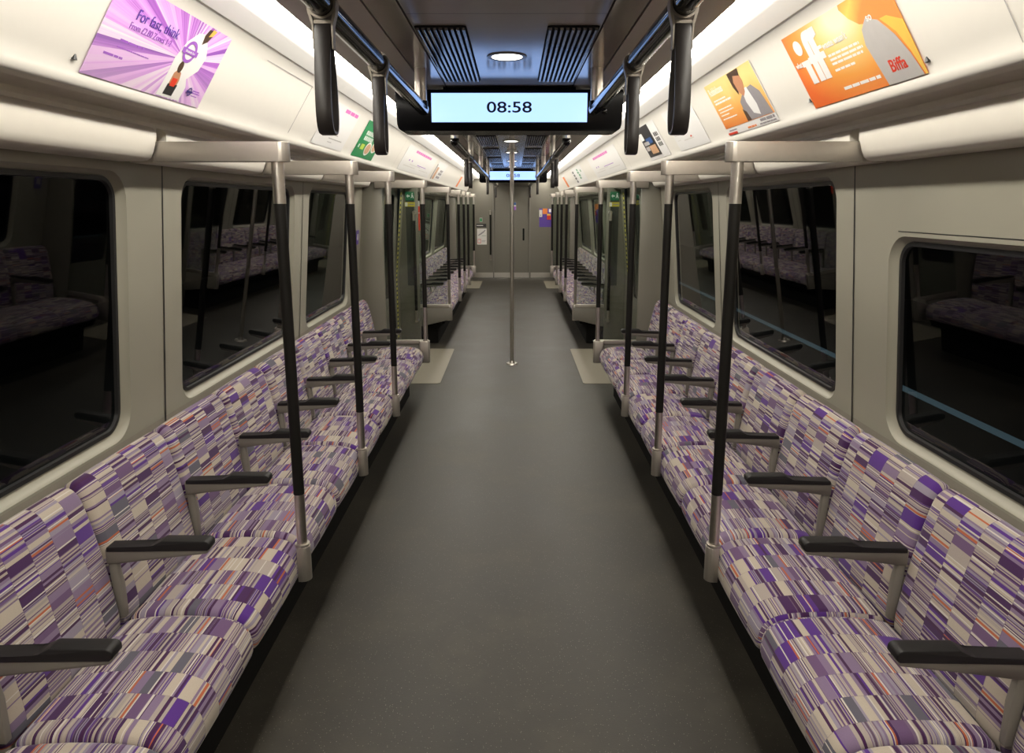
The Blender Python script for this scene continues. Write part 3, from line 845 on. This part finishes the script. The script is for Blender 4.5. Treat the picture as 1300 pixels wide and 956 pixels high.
# ------------------------------------------------------------------ posters on the sloping panels
PH = .245
def poster_root(s, ya, yb, lab, name='poster', cat='poster'):
    """origin at the poster's lower left as read; local x along the wall, y up the slope, z out of the panel"""
    o = bpy.data.objects.new(name, None); COL.objects.link(o); o.empty_display_size = .05
    up = Vector((-s*.151, 0, .244)).normalized(); ex = Vector((0, -s, 0)); ez = ex.cross(up)
    y = ya if s < 0 else yb
    b = Vector((s*1.0, y, 1.925))+ez*.0015
    m = Matrix(((ex.x, up.x, ez.x, b.x), (ex.y, up.y, ez.y, b.y), (ex.z, up.z, ez.z, b.z), (0, 0, 0, 1)))
    o.matrix_world = m
    tag(o, lab, cat, 'posters on the sloping panels'); return o
def sheet(t, x0, x1, y0, y1, mat, name='paper', z=0.0, r=.002):
    bm = bmesh.new(); prism(bm, rrect(x0, x1, y0, y1, r, 2), 'z', z, z+.0008); return finish(name, bm, mat, t, smooth=0)
def shape(t, pts, mat, name, z=.001):
    bm = bmesh.new(); prism(bm, pts, 'z', z, z+.0004); return finish(name, bm, mat, t, smooth=0)
def lines(t, rows, mat, name='small_print', z=.001):
    bm = bmesh.new(); rnd = random.Random(len(rows)*7+3)
    for x0, x1, y, h in rows:
        x = x0
        while x < x1:
            w = min(rnd.uniform(.012, .034)*max(.5, h/.005), x1-x); prism(bm, [(x, y), (x+w, y), (x+w, y+h), (x, y+h)], 'z', z, z+.0003); x += w+h*.6
    return finish(name, bm, mat, t, smooth=0)
def ellipse(cx, cy, rx, ry, rot=0, n=24):
    return [(cx+rx*math.cos(2*PI*q/n)*math.cos(rot)-ry*math.sin(2*PI*q/n)*math.sin(rot), cy+rx*math.cos(2*PI*q/n)*math.sin(rot)+ry*math.sin(2*PI*q/n)*math.cos(rot)) for q in range(n)]
def roundel(t, cx, cy, r, mring, mbar, name='roundel', z=.0022):
    bm = bmesh.new(); n = 36; ri = r*.70
    A = [[bm.verts.new((cx+q_r*math.cos(2*PI*q/n), cy+q_r*math.sin(2*PI*q/n), zz)) for q in range(n)] for zz in (z, z+.0003) for q_r in (r, ri)]
    for q in range(n):
        bm.faces.new((A[2][q], A[2][(q+1) % n], A[3][(q+1) % n], A[3][q]))
    o = finish(name, bm, mring, t, smooth=0)
    shape(o, [(cx-r*1.3, cy-r*.24), (cx+r*1.3, cy-r*.24), (cx+r*1.3, cy+r*.24), (cx-r*1.3, cy+r*.24)], mbar, 'bar', z+.0005)
    return o

# left 1: purple rays
t = poster_root(-1, 1.69, 2.30, 'purple ray-burst poster reading For fast, think with a white coated figure')
sheet(t, 0, .61, 0, PH, M['rays'])
shape(t, [(.345, .004), (.475, .004), (.480, .05), (.462, .075), (.505, .11), (.515, .155), (.490, .19), (.452, .218), (.415, .212), (.375, .175), (.352, .12), (.352, .06)], M['white'], 'white_coat', .001)
shape(t, [(.455, .186), (.478, .200), (.492, .222), (.480, .238), (.462, .236), (.450, .214)], M['hair'], 'head', .0014)
shape(t, [(.470, .215), (.492, .222), (.505, .240), (.482, .241)], M['yellowink'], 'lit_hair', .0016)
shape(t, [(.380, .035), (.425, .035), (.428, .062), (.420, .085), (.40, .095), (.384, .08)], M['skin'], 'small_figure_body', .0014)
shape(t, [(.374, .012), (.425, .012), (.43, .048), (.378, .045)], M['blackink'], 'small_figure_skirt', .0016)
shape(t, [(.388, .040), (.416, .040), (.418, .066), (.390, .066)], M['redink'], 'small_figure_bag', .0018)
shape(t, ellipse(.402, .102, .013, .018), M['hair'], 'small_figure_hair', .0018)
ro = roundel(t, .412, .152, .034, M['purpleink'], M['purpleink'])
text_mesh('Elizabeth line', .0105, M['white'], ro, 'bar_lettering', (.412, .1487, .0032), align='CENTER')
roundel(t, .512, .042, .0135, M['navy'], M['navy'])
text_mesh('For fast, think', .0405, M['headink'], t, 'headline', (.108, .168, .002), width=.93)
text_mesh('From £2.80 Zones 1-2', .0255, M['purpleink'], t, 'subhead', (.098, .142, .002), width=.88)
lines(t, [(.09, .20, .105, .006), (.09, .235, .088, .003), (.05, .13, .062, .006)], M['purpleink'])
lines(t, [(.532, .575, .046, .004), (.532, .580, .039, .004), (.532, .57, .030, .003)], M['purpleink'], 'operator_name')
# left 2: empty holder outline
t = poster_root(-1, 2.57, 3.19, 'empty poster holder outlined by a thin line right of the purple poster', 'poster_holder', 'poster holder')
bm = bmesh.new()
for q in ((.05, .243, .612, .2445), (.6105, .012, .612, .2445)): prism(bm, [(q[0], q[1]), (q[2], q[1]), (q[2], q[3]), (q[0], q[3])], 'z', 0, .0008)
finish('frame_line', bm, M['greyink'], t, smooth=0)
# left 3: pale notice with a pink heading
def pale(s, ya, lab, w=.61, pink=True):
    t = poster_root(s, ya, ya+w, lab)
    sheet(t, 0, w, 0, PH, M['white'])
    if pink:
        lines(t, [(.30, w-.03, .213, .020)], M['pinkink'], 'heading')
    lines(t, [(.03, .16, .09, .004), (.05, .12, .06, .004)], M['paleprint'])
    return t
t = pale(-1, 3.54, 'white notice with a short pink heading left of the green food poster')
lines(t, [(.25, .52, .05, .006), (.28, .40, .075, .005), (.26, .34, .03, .004)], M['midgrey'], 'faint_marks')
# left 4: green
t = poster_root(-1, 4.405, 5.015, 'green food poster with white lettering bars and round plates')
sheet(t, 0, .61, 0, PH, M['greenink'])
shape(t, [(.22, .195), (.31, .195), (.31, .235), (.22, .235)], M['white'], 'logo_box')
bm = bmesh.new(); rnd = random.Random(4)
for r_, y in enumerate((.155, .118)):
    x = .10
    while x < .33:
        w = rnd.uniform(.018, .034); prism(bm, [(x, y), (x+w, y), (x+w, y+.028), (x, y+.028)], 'z', .001, .0014); x += w+.012
finish('white_letters', bm, M['white'], t, smooth=0)
shape(t, [(.12, .055), (.21, .055), (.21, .092), (.12, .092)], M['limeink'], 'lime_block'); shape(t, [(.05, .062), (.08, .062), (.08, .085), (.05, .085)], M['white'], 'small_block')
for cx, cy in ((.33, .07), (.50, .10), (.46, .185)):
    o = shape(t, ellipse(cx, cy, .082, .048), M['white'], 'plate', .001); shape(o, ellipse(cx, cy, .066, .037), M['food'], 'food', .0016)
# line diagrams over the doors
for s in (-1, 1):
    t = poster_root(s, 6.1, 8.2, 'long white route strip with a pink heading over the %s doors' % SIDE[s], 'route_strip', 'route map')
    sheet(t, 0, 2.1, 0, PH, M['white'])
    lines(t, [(.5, 1.65, .20, .024)] if s < 0 else [(.45, 1.6, .20, .024)], M['pinkink'], 'heading')
    lines(t, [(.35, .40, .105, .016), (.52, .57, .105, .016), (.95, 1.6, .09, .006)], M['purpleink'], 'station_marks')
    lines(t, [(.2, .9, .05, .007), (.5, 1.2, .075, .007), (1.2, 1.9, .05, .006)], M['paleprint'])
t = poster_root(-1, 8.47, 9.6, 'white poster with dark slanting picture and grey block, beyond the left doors')
sheet(t, 0, 1.0, 0, PH, M['white']); sheet(t, .0, .06, 0, .2, M['greyink'], 'dark_edge', .001); sheet(t, .12, .3, .01, .17, M['food'], 'picture', .001)
lines(t, [(.45, .8, .03, .03), (.5, .85, .08, .03), (.55, .85, .12, .03)], M['greyink'], 'dark_lettering')
t = poster_root(-1, 12.0, 12.61, 'white poster with orange block, farthest on the left')
sheet(t, 0, .61, 0, PH, M['white']); sheet(t, .15, .45, .0, .2, M['orangeink'], 'orange_block', .001)
# right posters
t = poster_root(1, 1.705, 2.318, 'orange poster reading what iff with a grey bottle shape')
sheet(t, 0, .613, 0, PH, M['biffabg'])
shape(t, [(.38, .233), (.405, .20), (.44, .175), (.49, .165), (.53, .15), (.613, .10), (.613, PH), (.385, PH)], M['cap'], 'bottle_cap', .0009)
shape(t, [(.445, .0), (.60, .0), (.585, .06), (.56, .115), (.52, .165), (.475, .182), (.44, .16), (.425, .12)], M['midgrey'], 'grey_bottle', .0012)
shape(t, [(.605, 0), (.613, 0), (.613, .14), (.56, .165), (.53, .165), (.57, .12), (.59, .065)], M['yellowink'], 'yellow_edge', .0011)
bm = bmesh.new()                                          # i f f drawn from bold strokes
zq = [.0016]
def quad(x0, y0, x1, y1):
    zq[0] += .00006; prism(bm, [(x0, y0), (x1, y0), (x1, y1), (x0, y1)], 'z', .001, zq[0])
prism(bm, ellipse(.077, .196, .026, .024, 0, 20), 'z', .0016, .002)
quad(.070, .075, .106, .152); quad(.056, .135, .10, .152)
for x in (.120, .158):
    quad(x, .075, x+.034, .20); prism(bm, [(x, .19)]+[(x+.030-.030*math.cos(q*PI/10), .195+.038*math.sin(q*PI/10)) for q in range(1, 6)]+[(x+.058, .233), (x+.058, .207), (x+.034, .20)], 'z', .001, .00155+x*.001)
quad(.108, .135, .215, .156); quad(.19, .165, .213, .175)
finish('iff_lettering', bm, M['white'], t, smooth=0)
text_mesh('what', .026, M['white'], t, 'lettering', (.014, .138, .0026), bold=.0004, width=.80)
text_mesh('waste wasn\'t', .029, M['white'], t, 'lettering', (.218, .158, .002), bold=.0004, width=.95)
text_mesh('so', .029, M['white'], t, 'lettering', (.478, .172, .002), bold=.0004, width=.95)
lines(t, [(.225, .40, .131, .007), (.225, .41, .118, .007), (.225, .40, .105, .007), (.225, .34, .085, .007)], M['white'])
lines(t, [(.225, .425, .026, .009)], M['white'], 'slogan')
text_mesh('Biffa', .046, M['redink'], t, 'brand_lettering', (.482, .030, .002), bold=.0007, width=.92)
t = poster_root(1, 2.625, 3.215, 'orange and yellow poster with a dark haired person in a grey jacket')
sheet(t, 0, .59, 0, PH, M['white'])
sheet(t, .0, .585, .034, PH, M['orangebg'], 'picture', .0008)
shape(t, [(.30, .036), (.575, .036), (.55, .13), (.50, .165), (.40, .155), (.32, .12)], M['greyink'], 'jacket', .0014)
shape(t, [(.40, .06), (.46, .045), (.47, .09), (.45, .165), (.395, .16), (.38, .11)], M['white'], 'shirt', .0018)
shape(t, [(.345, .18), (.36, .155), (.39, .135), (.42, .15), (.445, .19), (.44, .235), (.37, .235)], M['skin'], 'face', .0020)
shape(t, [(.325, PH-.002), (.325, .185), (.345, .15), (.358, .16), (.352, .20), (.375, .225), (.44, .215), (.455, PH-.002)], M['hair'], 'hair', .0023)
shape(t, [(.30, .036), (.345, .036), (.335, .075), (.305, .09)], M['hair'], 'arm_shadow', .0020)
text_mesh('Robbidoses', .046, M['white'], t, 'headline', (.022, .193, .0016), bold=.0007, width=.84)
lines(t, [(.03, .19, .163, .007), (.03, .25, .149, .008), (.03, .21, .122, .005), (.03, .22, .108, .005), (.03, .14, .093, .005), (.03, .22, .075, .005)], M['white'], z=.0016)
lines(t, [(.03, .13, .018, .006)], M['greyink'], 'footer', z=.0012); sheet(t, .0, .12, .002, .012, M['redink'], 'red_strip', .0012); lines(t, [(.26, .36, .006, .008)], M['orangeink'], 'footer_logo', z=.0012); lines(t, [(.40, .57, .006, .006), (.42, .57, .018, .011)], M['greyink'], 'footer_mark', z=.0012)
# right 3: faint notice, right 4: dark phone
t = pale(1, 3.52, 'white notice with faint pink marks left of the orange portrait poster')
lines(t, [(.18, .38, .05, .007), (.2, .34, .09, .006), (.10, .2, .12, .006)], M['paleprint'], 'faint_marks'); lines(t, [(.33, .36, .06, .009)], M['redink'], 'red_mark'); lines(t, [(.22, .235, .105, .012)], M['blackink'], 'black_mark')
t = poster_root(1, 4.39, 5.0, 'white poster with a dark phone picture and black lettering')
sheet(t, 0, .61, 0, PH, M['white'])
ph = sheet(t, .02, .40, .022, PH-.003, M['blackink'], 'dark_picture', .001)
sheet(ph, .03, .13, .15, .20, M['white'], 'white_block', .002); sheet(ph, .16, .34, .115, .155, M['blueink'], 'blue_block', .002); sheet(ph, .06, .22, .11, .135, M['midgrey'], 'pale_block', .0021)
sheet(ph, .16, .36, .04, .10, M['food'], 'lower_picture', .002); sheet(ph, .05, .15, .07, .10, M['midgrey'], 'pale_corner', .0021)
bm = bmesh.new(); rnd = random.Random(2)
for r_, y in enumerate((.145, .11, .075)):
    x = .45
    while x < .55: w = rnd.uniform(.022, .036); prism(bm, [(x, y), (x+w, y), (x+w*.8, y+.026), (x, y+.026)], 'z', .001, .0014); x += w+.01
finish('black_lettering', bm, M['blackink'], t, smooth=0)
t = poster_root(1, 9.2, 10.7, 'white poster with green print and black lettering, beyond the right doors')
sheet(t, 0, 1.5, 0, PH, M['white']); lines(t, [(.75, .95, .06, .03), (.8, 1.0, .1, .03), (.75, .95, .14, .03), (.8, .95, .18, .03)], M['greenink'], 'green_print'); lines(t, [(.08, .3, .02, .035), (.08, .3, .07, .035), (.1, .3, .12, .035), (.1, .3, .17, .035)], M['blackink'], 'black_lettering'); lines(t, [(1.2, 1.3, .15, .03)], M['greenink'], 'green_mark')
t = poster_root(1, 12.2, 12.81, 'white poster with orange block, farthest on the right')
sheet(t, 0, .61, 0, PH, M['white']); sheet(t, .15, .5, .0, .2, M['orangeink'], 'orange_block', .001)
# joints between the sloping panels
bm = bmesh.new()
for s in (-1, 1):
    for y in (1.40, 5.86, 8.35, 12.9) if s > 0 else (1.20, 5.86, 8.35, 12.9):
        p, q = panel_pt(s, .0), panel_pt(s, .95)
        vs = [bm.verts.new((p[0]-s*.001, y, p[1])), bm.verts.new((p[0]-s*.001, y+.003, p[1])), bm.verts.new((q[0]-s*.001, y+.003, q[1])), bm.verts.new((q[0]-s*.001, y, q[1]))]
        bm.faces.new(vs)
struct(finish('trim_%d' % k, bm, M['midgrey'], smooth=0), 'fine upright joints in the sloping poster panels', 'panel joint'); k += 1
# little dark clips holding the posters
for s, y, lab in ((-1, 1.655, 'tiny dark clip left of the purple poster'), (1, 1.69, 'tiny dark clip at the lower right of the orange poster'), (1, 2.332, 'tiny dark clip at the lower left of the orange poster')):
    bm = bmesh.new(); p = panel_pt(s, .12)
    prism(bm, [(y-.007, p[1]-.009), (y+.006, p[1]-.010), (y+.003, p[1]+.010)], 'x', p[0]-s*.001, p[0]+s*.006)
    tag(finish('poster_clip', bm, M['gasket'], smooth=0), lab, 'clip', 'poster clips')

# ------------------------------------------------------------------ signs
def vsign(name, lab, cat, x, y, z, w, h, mat, rz=0):
    """flat sign facing -Y, lower left at x,z"""
    t = thing(name, lab, cat, (x, y, z), rz)
    bm = bmesh.new(); box(bm, 0, w, -.002, 0, 0, h); finish('face', bm, mat, t, smooth=0); return t
def vshape(t, pts, mat, name, d=.003):
    bm = bmesh.new(); prism(bm, pts, 'y', -d, -d+.0008); return finish(name, bm, mat, t, smooth=0)
R4 = lambda x0, z0, x1, z1: [(x0, z0), (x1, z0), (x1, z1), (x0, z1)]
for s in (-1, 1):
    x0 = -1.205 if s < 0 else 1.105
    t = vsign('exit_sign', 'green exit sign on the far standback of the %s doors' % SIDE[s], 'sign', x0, 7.868, 1.665, .10, .095, M['signgreen'])
    vshape(t, [(.012, .048), (.030, .070), (.030, .056), (.050, .056), (.050, .040), (.030, .040), (.030, .026)], M['white'], 'arrow')
    vshape(t, ellipse(.078, .075, .007, .007, 0, 12), M['white'], 'figure_head'); vshape(t, [(.066, .066), (.084, .064), (.088, .045), (.094, .024), (.086, .022), (.078, .040), (.066, .024), (.060, .028), (.070, .046)], M['white'], 'figure_body')
    t = vsign('warning_label', 'small yellow warning label under the green sign at the %s doors' % SIDE[s], 'label', x0-.01, 7.868, 1.595, .115, .05, M['signyellow'])
    vshape(t, R4(.004, .004, .032, .046), M['white'], 'picture'); vshape(t, R4(.042, .020, .105, .030), M['greyink'], 'wording')
t = vsign('door_sticker', 'tall narrow red sticker on the left far door post', 'sticker', -1.065, 7.872, 1.33, .018, .33, M['redink'])
vshape(t, R4(.004, .19, .014, .20), M['white'], 'mark'); vshape(t, R4(0, .27, .018, .33), M['paleprint'], 'pale_top')
for s in (-1, 1):
    bm = bmesh.new(); x0 = -.530 if s < 0 else -.530
    t = thing('seat_label', 'small blue and white sticker beside the last near window on the %s' % SIDE[s], 'sticker', (s*1.2555, 5.60, 1.30), 0, 'priority stickers')
    bm = bmesh.new(); box(bm, -.0015, .0015, -.04, .04, 0, .115); finish('face', bm, M['violet'], t, smooth=0)
    bm = bmesh.new(); box(bm, -.0025, .0025, -.022, .022, .035, .085); finish('picture', bm, M['midgrey'], t, smooth=0)
    t.rotation_euler = (0, s*-.088, 0)
# end wall notices
YS = Y1
t = vsign('safety_notice', 'white safety notice with a diagram on the left end panel', 'notice', -.80, YS, .745, .215, .35, M['paleprint'])
vshape(t, [(.03, .19), (.08, .215), (.15, .265), (.19, .31), (.18, .325), (.12, .28), (.06, .235), (.02, .205)], M['greyink'], 'diagram'); vshape(t, R4(.015, .03, .085, .12), M['redink'], 'red_panel', .0028)
vshape(t, R4(.022, .04, .078, .11), M['paleprint'], 'red_panel_inside'); vshape(t, R4(.10, .085, .19, .093), M['greyink'], 'wording'); vshape(t, R4(.10, .06, .18, .068), M['greyink'], 'wording'); vshape(t, R4(.105, .19, .20, .196), M['signgreen'], 'green_line')
t = vsign('nameplate', 'dark strip label above the white notice on the left end panel', 'label', -.815, YS, 1.125, .22, .075, M['blackink'])
vshape(t, R4(.01, .03, .15, .045), M['paleprint'], 'wording')
t = vsign('number_sticker', 'faint green sticker high on the left end panel', 'sticker', -.74, YS, 1.24, .06, .09, M['midgrey']); vshape(t, R4(.006, .008, .054, .08), M['greenink'], 'mark')
t = vsign('colour_notice', 'orange and violet patchwork notice on the right end panel', 'notice', .575, YS, 1.13, .275, .40, M['violet'])
vshape(t, R4(.0, .22, .065, .37), M['paleprint'], 'white_block'); vshape(t, R4(.075, .28, .18, .40), M['orangeink'], 'orange_block'); vshape(t, R4(.17, .16, .255, .25), M['redink'], 'red_block'); vshape(t, R4(.17, .25, .25, .29), M['yellowink'], 'yellow_block'); vshape(t, R4(.21, .32, .26, .39), M['white'], 'white_corner'); vshape(t, R4(.02, .24, .045, .27), M['violet'], 'symbol')
t = vsign('door_notice', 'small blue and violet sticker on the end door', 'sticker', .005, Y1+.048, 1.50, .06, .165, M['paleprint'])
vshape(t, R4(.002, .105, .058, .163), M['blueink'], 'upper_block'); vshape(t, R4(.002, .0, .058, .075), M['purpleink'], 'lower_block')

# ------------------------------------------------------------------ outside the windows
for s, nm in ((1, 'right'), (-1, 'left')):
    bm = bmesh.new(); box(bm, min(s*1.75, s*4), max(s*1.75, s*4), -6, 22, .3, .68)
    struct(finish('trim_%d' % k, bm, M['tunnel'], smooth=0), 'dark walkway outside the %s windows' % nm, 'walkway'); k += 1
    bm = bmesh.new(); box(bm, s*4, s*4.1, -6, 22, -1, 5) if s > 0 else box(bm, -4.1, -4, -6, 22, -1, 5)
    struct(finish('trim_%d' % k, bm, M['tunnel'], smooth=0), 'black tunnel wall outside the %s windows' % nm, 'tunnel wall'); k += 1
bm = bmesh.new(); box(bm, 2.02, 2.075, -4, 20, .68, .684)
tag(finish('walkway_line', bm, M['outline'], smooth=0), 'pale blue self-glowing line along the walkway outside the right windows', 'painted line')

# ------------------------------------------------------------------ world, camera, view
w = bpy.data.worlds.new('tunnel_world'); S.world = w; w.use_nodes = True
w.node_tree.nodes['Background'].inputs[0].default_value = (.01, .012, .014, 1); w.node_tree.nodes['Background'].inputs[1].default_value = .3
cd = bpy.data.cameras.new('camera'); cam = bpy.data.objects.new('camera', cd); COL.objects.link(cam)
cd.sensor_fit = 'HORIZONTAL'; cd.sensor_width = 36; cd.lens = 867/1300*36
cd.shift_y = -(478-433.5)/1300; cd.clip_start = .02
cam.location = (.022, 0, 1.62)
cam.rotation_euler = (PI/2-math.atan(174/867), 0, math.atan(2.7/867))
S.camera = cam
S.view_settings.view_transform = 'Standard'; S.view_settings.look = 'None'; S.view_settings.exposure = 0; S.view_settings.gamma = 1
try:
    S.cycles.use_denoising = True; S.cycles.max_bounces = 8; S.cycles.transparent_max_bounces = 16; S.cycles.sample_clamp_indirect = 4; S.cycles.caustics_reflective = False
except Exception: pass
